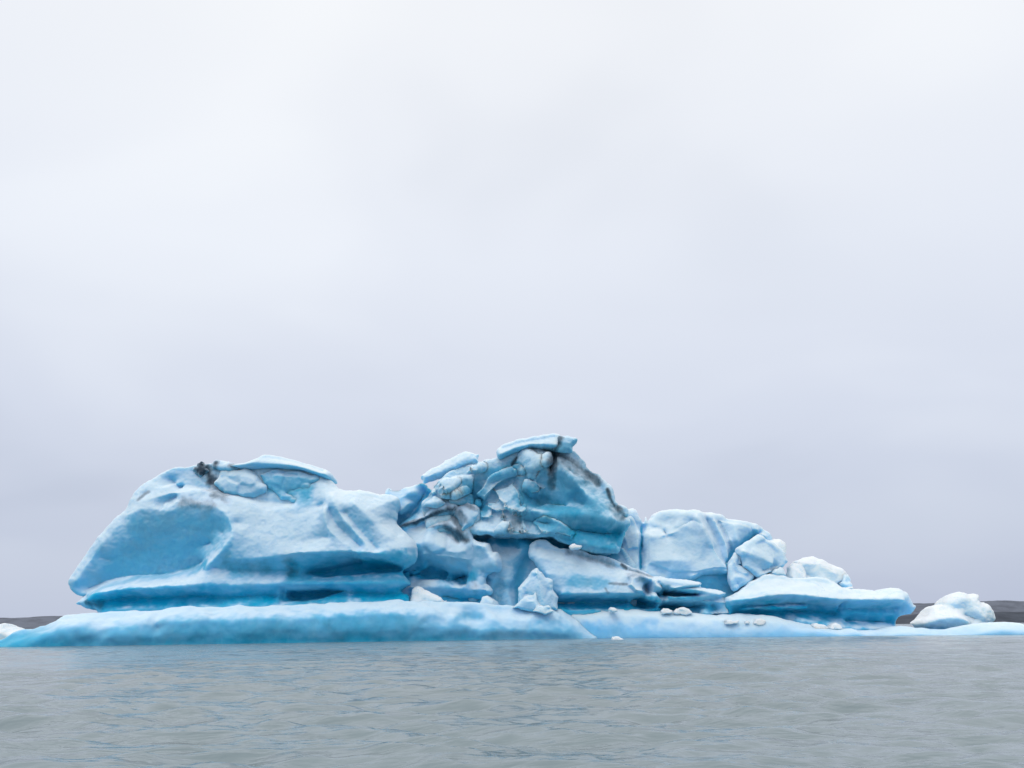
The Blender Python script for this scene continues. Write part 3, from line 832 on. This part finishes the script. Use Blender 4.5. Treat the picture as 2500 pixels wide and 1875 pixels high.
LD = [
    ([(1560, 1402), (1587, 1410), (1588, 1421), (1573, 1430), (1569, 1439), (1573, 1450), (1545, 1447), (1530, 1430), (1536, 1410)], 87.7, [(0.3, [(1550, 1412), (1580, 1416)]), (-0.5, [(1550, 1432), (1566, 1434)]), (0.2, [(1545, 1443), (1568, 1447)])], []),
    ([(1592, 1408), (1608, 1410), (1606, 1424), (1614, 1438), (1602, 1446), (1604, 1456), (1614, 1467), (1590, 1464), (1584, 1448), (1588, 1428)], 87.9, [(0.2, [(1600, 1416), (1606, 1434)]), (-0.5, [(1594, 1450), (1600, 1452)]), (0.2, [(1592, 1460), (1608, 1464)])], []),
    ([(1602, 1406), (1660, 1412), (1709, 1421), (1710, 1433), (1670, 1438), (1630, 1442), (1614, 1436), (1604, 1420)], 87.5, [(0.2, [(1612, 1414), (1660, 1420), (1705, 1427)]), (-0.5, [(1630, 1437), (1690, 1434)])], []),
    ([(1624, 1452), (1650, 1441), (1700, 1438), (1740, 1440), (1770, 1447), (1758, 1459), (1720, 1463), (1670, 1466), (1630, 1464)], 87.7, [(0.3, [(1640, 1448), (1700, 1444), (1764, 1449)]), (-0.6, [(1640, 1460), (1700, 1459), (1750, 1457)])], [(0.5, 10, [(1640, 1461), (1750, 1458)])]),
    ([(1694, 1470), (1712, 1463), (1740, 1466), (1762, 1463), (1773, 1468), (1779, 1484), (1783, 1504), (1700, 1506), (1716, 1486)], 88.0, [(0.2, [(1716, 1470), (1766, 1470)]), (-0.5, [(1735, 1485), (1740, 1500)]), (0.0, [(1770, 1490)])], [(0.5, 14, [(1730, 1488), (1745, 1500)])]),
]
# --- layered lower right body
Ff = Frame(90.3, 0.0)
part(mass('ice_ledge',
     [(1292, 1350), (1303, 1322), (1334, 1320), (1356, 1336), (1400, 1340), (1440, 1352), (1500, 1366), (1530, 1381), (1580, 1399), (1620, 1408), (1670, 1414), (1709, 1422), (1709, 1434), (1740, 1438), (1769, 1447),
      (1758, 1460), (1772, 1465), (1778, 1484), (1782, 1500), (1782, 1525), (1300, 1525), (1332, 1440), (1318, 1395)], Ff,
     [(-1.3, [(1312, 1335), (1380, 1350), (1450, 1366), (1520, 1390), (1580, 1407)]), (-0.1, [(1335, 1400), (1420, 1410), (1500, 1415), (1550, 1402), (1585, 1410)]), (-0.6, [(1320, 1360), (1380, 1375), (1450, 1390)]),
      (0.5, [(1370, 1450), (1450, 1451), (1520, 1449), (1569, 1449)]), (-2.6, [(1360, 1471), (1450, 1472), (1530, 1470)]), (-2.2, [(1545, 1468), (1582, 1473)]), (-0.5, [(1370, 1490), (1500, 1492), (1560, 1493)]),
      (-2.4, [(1574, 1428), (1580, 1446)]), (0.4, [(1590, 1412), (1600, 1430), (1612, 1438)]), (0.5, [(1585, 1460), (1612, 1467)]), (-1.8, [(1602, 1448), (1606, 1456)]),
      (-0.1, [(1610, 1410), (1660, 1417), (1706, 1425)]), (-0.2, [(1622, 1430), (1660, 1432), (1700, 1432)]), (-2.4, [(1618, 1447), (1660, 1451), (1695, 1453)]), (0.6, [(1640, 1441), (1700, 1441), (1764, 1447)]),
      (0.0, [(1630, 1466), (1690, 1463), (1730, 1466), (1764, 1470)]), (-2.8, [(1615, 1480), (1660, 1482), (1705, 1480)]), (-1.4, [(1735, 1476), (1745, 1490)]), (-0.4, [(1765, 1480), (1772, 1495)]), (-0.6, [(1715, 1490), (1722, 1500)])],
     E=1.4, R=0.6, T=6, mat=ICE, blur=0.8, plates=[(l[0], 0.7, 0.25, 0.0) for l in LD] + [([(1539, 1470), (1546, 1460), (1570, 1456), (1600, 1462), (1612, 1470), (1605, 1486), (1570, 1488), (1548, 1482)], -1.6, 0.3, 0.9), ([(1604, 1482), (1620, 1474), (1660, 1472), (1700, 1478), (1690, 1492), (1640, 1494)], -1.5, 0.3, 0.9), ([(1616, 1450), (1630, 1444), (1680, 1446), (1700, 1453), (1660, 1458), (1625, 1458)], -1.2, 0.2, 0.8)], seed=50, fines=0.06,
     clear=[(1.0, 30, [(1340, 1476), (1450, 1477), (1600, 1475)]), (0.7, 16, [(1360, 1492), (1600, 1492)]), (0.75, 16, [(1615, 1450), (1695, 1453)]), (0.85, 16, [(1615, 1481), (1705, 1481), (1745, 1485)]), (0.4, 30, [(1400, 1420), (1480, 1425)])],
     dirt=[(0.45, 18, [(1390, 1344), (1440, 1360), (1500, 1376)]), (0.75, 8, [(1522, 1376), (1533, 1386)]), (0.5, 12, [(1540, 1388), (1590, 1405)]), (0.6, 6, [(1488, 1425), (1530, 1426)]), (0.6, 8, [(1478, 1438), (1484, 1448)]), (0.4, 20, [(1540, 1405), (1570, 1410)]), (0.35, 18, [(1620, 1447), (1650, 1449)])]),
     'ash-topped layered ledges under the peak')
part(block('ice_block', [(1392, 1335), (1404, 1328), (1422, 1334), (1416, 1341), (1398, 1342)], 89.2, [(0.2, [(1408, 1335)])], seed=51, mat=WHITE, T=1.0, E=0.4))

# --- white shoulder right of the peak
Gf = Frame(93.5, 0.0)
part(mass('ice_shoulder', [(1490, 1330), (1505, 1280), (1524, 1258), (1536, 1246), (1548, 1250), (1560, 1264), (1568, 1274), (1573, 1273), (1577, 1263), (1584, 1274), (1592, 1265), (1605, 1251), (1641, 1246), (1689, 1246), (1737, 1255), (1786, 1267), (1829, 1275), (1858, 1287), (1885, 1304), (1888, 1330), (1870, 1360),
      (1830, 1400), (1800, 1420), (1782, 1440), (1700, 1440), (1600, 1430), (1480, 1430)], Gf,
     [(-0.5, [(1530, 1264), (1548, 1280), (1558, 1300)]), (-0.2, [(1545, 1330), (1545, 1385)]), (-1.3, [(1503, 1350), (1516, 1330)]), (-0.5, [(1528, 1300), (1512, 1400)]),
      (0.0, [(1560, 1298), (1559, 1340), (1557, 1395)]), (-1.3, [(1570, 1284), (1568, 1330), (1566, 1392)]), (0.3, [(1577, 1300), (1577, 1340), (1576, 1395)]),
      (-0.8, [(1590, 1290), (1610, 1288), (1630, 1265)]), (0.3, [(1590, 1312), (1640, 1300), (1690, 1270)]), (-1.0, [(1620, 1298), (1627, 1312)]), (0.9, [(1600, 1370), (1660, 1370), (1720, 1370)]),
      (1.2, [(1700, 1262), (1730, 1310), (1752, 1352), (1778, 1396)]), (1.3, [(1690, 1406), (1740, 1394), (1778, 1397)]), (-2.4, [(1705, 1425), (1740, 1415), (1775, 1412)]),
      (-0.5, [(1722, 1268), (1750, 1320), (1766, 1370)]), (0.3, [(1745, 1270), (1772, 1330), (1780, 1365)]), (-0.5, [(1758, 1275), (1775, 1310)]), (-0.2, [(1790, 1280), (1800, 1320)]),
      (-2.2, [(1778, 1380), (1800, 1345), (1830, 1315), (1850, 1303)]), (-0.8, [(1840, 1290), (1870, 1310)]), (0.0, [(1620, 1415), (1680, 1420)])],
     E=1.3, R=0.8, T=6, seed=61, mat=PALE, lump=0.1, facet=0.3, ffreq=0.35, ragged=0.09,
     plates=[([(1578, 1296), (1612, 1292), (1622, 1306), (1636, 1300), (1690, 1275), (1712, 1292), (1742, 1350), (1772, 1392), (1735, 1392), (1690, 1402), (1630, 1396), (1578, 1380)], 0.22, 0.18, 0.0),
             ([(1524, 1268), (1540, 1262), (1560, 1290), (1558, 1340), (1530, 1345), (1520, 1310)], 0.25, 0.15, 0.0),
             ([(1752, 1268), (1790, 1274), (1832, 1284), (1842, 1298), (1812, 1322), (1790, 1345), (1776, 1320)], 0.3, 0.18, 0.0)], clear=[(0.9, 22, [(1700, 1428), (1745, 1415), (1780, 1412)]), (0.8, 13, [(1776, 1382), (1800, 1345), (1850, 1302)]), (0.8, 6, [(1570, 1286), (1567, 1330), (1566, 1392)]), (0.6, 9, [(1503, 1348), (1516, 1330)])],
     dirt=[(0.22, 12, [(1722, 1258), (1745, 1300)]), (0.18, 10, [(1690, 1260), (1690, 1280)])]), 'smooth white shoulder right of the peak')
part(mass('ice_wall', [(1680, 1395), (1790, 1375), (1850, 1400), (1840, 1510), (1680, 1510)], Frame(92.4), [(-1, [(1700, 1420), (1790, 1420)]), (-1.5, [(1720, 1450), (1780, 1450)])], E=1, R=1, T=4, seed=62, base_clear=0.45, facet=0.3))
RB = [
    ([(1803, 1340), (1825, 1322), (1852, 1310), (1886, 1326), (1909, 1344), (1919, 1371), (1909, 1386), (1879, 1399), (1848, 1408), (1812, 1382)], 90.5, [(0.8, [(1815, 1345), (1860, 1362), (1885, 1375)]), (0.2, [(1850, 1325), (1880, 1340)]), (-0.6, [(1860, 1393), (1895, 1382)])], dict(E=0.9)),
    ([(1876, 1318), (1892, 1316), (1914, 1328), (1917, 1345), (1918, 1372), (1905, 1380), (1890, 1360)], 92.5, [(0.3, [(1900, 1335)])], dict(mat=WHITE)),
    ([(1776, 1380), (1795, 1352), (1802, 1380), (1842, 1397), (1836, 1412), (1818, 1428), (1790, 1440), (1778, 1420)], 91.2, [(0.6, [(1795, 1372), (1805, 1395), (1825, 1400)]), (-0.5, [(1800, 1425)])], {}),
    ([(1880, 1402), (1888, 1388), (1902, 1383), (1912, 1392), (1914, 1408), (1890, 1412)], 90.0, [(0.4, [(1895, 1394)])], {}),
    ([(1922, 1412), (1926, 1382), (1940, 1369), (1955, 1372), (1972, 1410), (1970, 1420), (1930, 1420)], 92.4, [(0.5, [(1940, 1385), (1955, 1400)])], dict(mat=WHITE)),
    ([(1940, 1372), (1960, 1364), (1984, 1358), (2021, 1376), (2056, 1391), (2062, 1404), (2048, 1420), (2030, 1436), (1975, 1425), (1955, 1395)], 93.0, [(0.6, [(1965, 1375), (2000, 1378), (2040, 1400)]), (-0.4, [(1968, 1402), (1985, 1412)])], dict(mat=WHITE, E=1.2)),
    ([(2050, 1420), (2058, 1403), (2070, 1402), (2077, 1418), (2075, 1434), (2064, 1438)], 92.4, [(0.3, [(2062, 1415)])], dict(mat=PALE)),
    ([(2062, 1436), (2070, 1430), (2082, 1432), (2086, 1440), (2066, 1442)], 90.5, [(0.2, [(2074, 1435)])], dict(mat=WHITE, T=1, E=0.4)),
]
for k, (ol, Y, tips, kw) in enumerate(RB):
    kw.setdefault('mat', PALE)
    part(block('ice_block', ol, Y, tips, seed=70 + k, facet=0.28, ffreq=0.6, R=0.3, **kw))

# --- undercut tongue on the right
part(mass('ice_tongue', [(1768, 1464), (1790, 1448), (1818, 1432), (1850, 1412), (1872, 1403), (1913, 1409), (1970, 1412), (2008, 1413), (2040, 1424), (2065, 1436), (2123, 1439), (2165, 1436), (2191, 1437), (2212, 1446), (2221, 1462), (2226, 1474),
      (2234, 1483), (2222, 1499), (2196, 1506), (2188, 1524), (2190, 1536), (2190, 1550), (1780, 1550), (1778, 1500)], Frame(88.4, 0.0),
     [(-1.4, [(1820, 1440), (1870, 1412), (1960, 1418), (2020, 1422)]), (-0.4, [(1900, 1432), (1960, 1432), (2030, 1440)]), (-0.4, [(2080, 1446), (2180, 1443)]),
      (0.9, [(1785, 1466), (1830, 1462), (1880, 1454), (1940, 1451), (2000, 1458), (2060, 1464), (2120, 1464), (2180, 1463), (2212, 1466)]), (-1.6, [(1790, 1484), (1880, 1478), (1960, 1474), (2040, 1482), (2110, 1484), (2190, 1484)]),
      (-0.6, [(1820, 1486), (1900, 1484), (1975, 1482)]), (-2.6, [(1790, 1498), (1880, 1494), (1960, 1492), (2040, 1500)]), (-2.0, [(2046, 1470), (2046, 1510)]), (-1.4, [(2060, 1495), (2120, 1498), (2190, 1500)]), (-2.4, [(2060, 1515), (2120, 1518), (2180, 1520)]),
      (-0.6, [(1950, 1515), (2060, 1530), (2180, 1534)])],
     E=1.8, R=1.2, T=7, seed=80, mat=PALE, clear=[(1.0, 36, [(1800, 1492), (1900, 1488), (2000, 1497), (2060, 1502), (2190, 1504)]), (0.5, 24, [(2060, 1485), (2200, 1485)])]),
     'long undercut tongue with snowy top, right end')

# --- wave-washed foot in front
part(mass('ice_shelf', [(-60, 1585), (-30, 1574), (0, 1565), (49, 1538), (89, 1530), (122, 1517), (152, 1504), (190, 1500), (271, 1493), (350, 1490), (447, 1481), (600, 1482), (780, 1476), (950, 1467), (1018, 1467), (1108, 1470), (1165, 1475),
      (1221, 1477), (1290, 1482), (1334, 1479), (1361, 1486), (1391, 1499), (1425, 1526), (1447, 1542), (1460, 1554), (1462, 1600), (1000, 1640), (-60, 1660)], Frame(86.0, 0.29),
     [(-2.4, [(0, 1568), (60, 1540), (150, 1509), (270, 1498), (450, 1486), (650, 1486), (950, 1472), (1110, 1475), (1250, 1484)]), (-1.1, [(20, 1572), (90, 1548), (150, 1520), (200, 1513), (250, 1516), (300, 1511), (345, 1503), (400, 1500), (500, 1495), (700, 1494), (950, 1481), (1060, 1484)]),
      (-0.35, [(60, 1572), (110, 1556), (160, 1538), (240, 1534), (330, 1530), (400, 1516), (500, 1508), (700, 1507), (950, 1496), (1060, 1500)]),
      (-0.2, [(346, 1494), (350, 1520), (368, 1552)]), (-1.2, [(375, 1512), (395, 1542)]), (-1.0, [(66, 1574), (88, 1554)]), (-0.9, [(195, 1550), (208, 1572)]), (-0.1, [(235, 1540), (226, 1570)]), (-0.6, [(270, 1540), (215, 1572)]),
      (-0.5, [(60, 1582), (300, 1576), (600, 1572), (900, 1566), (1200, 1562), (1450, 1557)]), (0.0, [(160, 1556), (300, 1552), (420, 1545), (600, 1540), (800, 1535), (1000, 1530), (1150, 1534), (1300, 1540), (1400, 1548)]),
      (-2.0, [(1130, 1502), (1160, 1514), (1178, 1502)]), (-0.2, [(1105, 1502), (1120, 1518), (1150, 1524)]), (-2.0, [(1190, 1488), (1240, 1500), (1290, 1494)]), (-0.8, [(1180, 1500), (1240, 1508), (1310, 1500)]), (-0.8, [(1320, 1492), (1380, 1515), (1440, 1545)]),
      (0.3, [(0, 1620), (700, 1610), (1450, 1590)])],
     E=3.0, R=1.4, T=14, step=0.1, blur=2.4, seed=90, mat=FOOT, lump=0.2, fines=0.02, water_clear=0.8,
     clear=[(0.55, 40, [(420, 1545), (560, 1540), (700, 1535), (900, 1530), (1000, 1530)]), (0.4, 26, [(120, 1552), (180, 1545)]), (0.4, 24, [(270, 1550), (320, 1545)]), (0.4, 18, [(1120, 1508), (1165, 1508)]), (0.85, 16, [(420, 1567), (700, 1566), (1060, 1560)]), (-0.85, 75, [(1240, 1535), (1340, 1535), (1450, 1555)]), (-0.5, 40, [(1060, 1525), (1160, 1535)])],
     dirt=[(0.25, 20, [(800, 1520), (830, 1560)])]), 'smooth wave-washed foot lying in front of the dome')
part(mass('ice_shelf', [(1290, 1500), (1340, 1488), (1400, 1487), (1508, 1488), (1569, 1490), (1640, 1495), (1713, 1499), (1781, 1500), (1846, 1501), (1902, 1507), (1953, 1520), (2000, 1528), (2055, 1535), (2123, 1538), (2170, 1533), (2208, 1530), (2252, 1535), (2333, 1535),
      (2377, 1525), (2428, 1520), (2472, 1518), (2500, 1524), (2540, 1530), (2570, 1545), (2575, 1600), (1290, 1620)], Frame(91.0, -0.17),
     [(-1.2, [(1330, 1492), (1500, 1491), (1700, 1502), (1850, 1505), (1960, 1524), (2060, 1538)]), (-0.6, [(1400, 1508), (1550, 1510), (1700, 1518), (1850, 1520), (1980, 1535)]), (0.0, [(1450, 1535), (1600, 1538), (1800, 1540), (2000, 1542), (2200, 1541)]), (0.2, [(1470, 1554), (1800, 1554), (2200, 1549), (2540, 1547)]),
      (-1.2, [(2200, 1534), (2330, 1537), (2380, 1530), (2440, 1524), (2500, 1528)]), (-0.1, [(2350, 1542), (2440, 1536), (2520, 1538)]), (0.3, [(1450, 1590), (2540, 1590)])],
     E=2.2, R=0.7, T=10, step=0.1, blur=2.2, seed=91, mat=LOW, lump=0.1, fines=0.015, water_clear=0.4, clear=[(0.5, 36, [(1440, 1540), (1500, 1542)]), (0.4, 40, [(1480, 1542), (1600, 1546)]), (0.25, 40, [(1600, 1548), (1750, 1548)])]), 'pale low foot stretching to the right')

# ------------------------------------------------------------------ other ice
o = mass('small_iceberg', [(2238, 1523), (2252, 1508), (2270, 1494), (2276, 1481), (2292, 1475), (2303, 1477), (2306, 1464), (2319, 1452), (2343, 1448), (2363, 1453), (2382, 1452), (2385, 1470), (2402, 1474), (2414, 1487), (2423, 1503), (2421, 1518), (2405, 1530), (2390, 1545), (2380, 1560),
     (2270, 1560), (2258, 1536)], Frame(94.0),
     [(0.8, [(2255, 1518), (2300, 1510), (2340, 1508), (2370, 1520)]), (-0.6, [(2290, 1490), (2320, 1486), (2360, 1486)]), (-0.2, [(2325, 1468), (2370, 1466)]), (-1.0, [(2350, 1500), (2380, 1510)]), (0.2, [(2385, 1485), (2405, 1510)]), (-0.6, [(2265, 1530), (2330, 1532), (2370, 1530)]), (-1.0, [(2300, 1550)])],
     E=1.4, R=0.8, T=5, step=0.07, seed=95, mat=WHITE, fines=0.09, lump=0.15, clear=[(0.7, 8, [(2265, 1534), (2330, 1536)])])
tag(o, 'small white lumpy iceberg floating apart at the far right', 'iceberg')
o = mass('small_iceberg', [(-50, 1560), (-30, 1545), (-8, 1530), (12, 1523), (24, 1528), (35, 1533), (52, 1541), (70, 1560), (70, 1590), (-50, 1590)], Frame(84.0),
     [(0.5, [(0, 1545), (12, 1530), (30, 1545)]), (-0.2, [(20, 1530), (45, 1545)]), (0.2, [(0, 1570)])], E=1.0, R=0.7, T=3, step=0.07, seed=96, mat=WHITE, smooth=False)
tag(o, 'pale pointed ice piece at the left edge behind the foot', 'iceberg')

CH = [
    ([(1006, 1462), (1010, 1440), (1017, 1435), (1040, 1440), (1068, 1452), (1094, 1469), (1080, 1476), (1006, 1474)], 87.6, [(0.3, [(1018, 1445), (1050, 1455)])], 'low white wedge of ice on the foot beside the dome corner', WHITE, 1.6),
    ([(1170, 1475), (1180, 1462), (1190, 1458), (1200, 1465), (1210, 1478), (1190, 1484)], 88.8, [(0.2, [(1190, 1468)])], 'small pale rounded ice lump on the foot before the blue wall', PALE, 1.0),
    ([(1264, 1440), (1280, 1420), (1309, 1390), (1322, 1398), (1332, 1412), (1345, 1416), (1348, 1438), (1361, 1458), (1360, 1488), (1268, 1488)], 88.2, [(0.7, [(1310, 1398), (1318, 1430), (1325, 1465)]), (-0.2, [(1285, 1450)])], 'tall pointed blue ice chunk standing before the ledges', ICE, 2.5),
    ([(1252, 1486), (1278, 1451), (1306, 1447), (1322, 1472), (1345, 1486), (1310, 1494)], 87.6, [(0.6, [(1285, 1458), (1300, 1470)])], 'squat pale ice chunk in front of the tall pointed one', ICE, 1.6),
    ([(1302, 1492), (1310, 1480), (1338, 1480), (1352, 1492), (1330, 1500)], 86.8, [(0.2, [(1325, 1484)])], 'flat pale ice slab at the base of the squat chunk', PALE, 0.8),
    ([(1616, 1492), (1620, 1485), (1632, 1486), (1642, 1492), (1636, 1498), (1618, 1498)], 89.0, [(0.15, [(1628, 1489)])], 'small white ice bit left of the white heap under the ledges', WHITE, 0.6),
    ([(1644, 1495), (1654, 1486), (1668, 1482), (1680, 1487), (1690, 1496), (1670, 1502), (1648, 1500)], 89.0, [(0.25, [(1666, 1487)])], 'white ice heap on the pale foot under the ledges', WHITE, 0.8),
    ([(1770, 1514), (1782, 1513), (1790, 1516), (1804, 1515), (1800, 1524), (1772, 1524)], 87.2, [(0.15, [(1786, 1518)])], 'flat white ice piece, leftmost of three in a row on the pale foot', WHITE, 0.6),
    ([(1820, 1516), (1828, 1514), (1832, 1520), (1828, 1524), (1820, 1523)], 87.2, [(0.1, [(1826, 1518)])], 'tiny white ice bit, middle of three in a row on the pale foot', WHITE, 0.4),
    ([(1840, 1522), (1846, 1513), (1858, 1510), (1868, 1516), (1868, 1524), (1850, 1526)], 87.2, [(0.2, [(1856, 1515)])], 'rounded white ice piece, rightmost of three in a row on the pale foot', WHITE, 0.6),
    ([(1983, 1528), (1990, 1522), (2005, 1523), (2022, 1532), (2018, 1538), (1988, 1536)], 86.9, [(0.15, [(2002, 1527)])], 'flat white ice piece before the tongue', WHITE, 0.6),
    ([(2024, 1533), (2030, 1524), (2044, 1519), (2052, 1524), (2056, 1536), (2030, 1538)], 86.9, [(0.2, [(2040, 1525)])], 'knobby white ice piece before the tongue', WHITE, 0.6),
    ([(1486, 1489), (1492, 1484), (1500, 1486), (1506, 1490), (1496, 1494)], 89.0, [(0.1, [(1495, 1487)])], 'tiny white ice crumb on the pale foot below the blue hollow', WHITE, 0.4),
    ([(1496, 1560), (1502, 1554), (1510, 1555), (1518, 1557), (1523, 1561), (1520, 1566), (1498, 1566)], 80.0, [(0.1, [(1505, 1558)])], 'tiny white ice bit floating alone on the grey water', WHITE, 0.3),
]
for k, (ol, Y, tips, label, mt, T) in enumerate(CH):
    sm = min(1.0, T / 2)
    tiny = T < 1
    o = block('ice_chunk', ol, Y, tips, seed=110 + k, mat=mt, T=T + (1.0 if tiny else 0.4), E=0.7 * sm + 0.05, R=0.12 if tiny else 0.3, step=0.035 if tiny else 0.06, ragged=0.03 if tiny else 0.05,
              lump=0.05 * sm, fines=0.06 * sm, facet=0.14 if tiny else 0.25, ffreq=1.8 if tiny else 0.7)
    tag(o, label, 'ice chunk', 'loose ice chunks lying on the foot' if k < 13 else None)
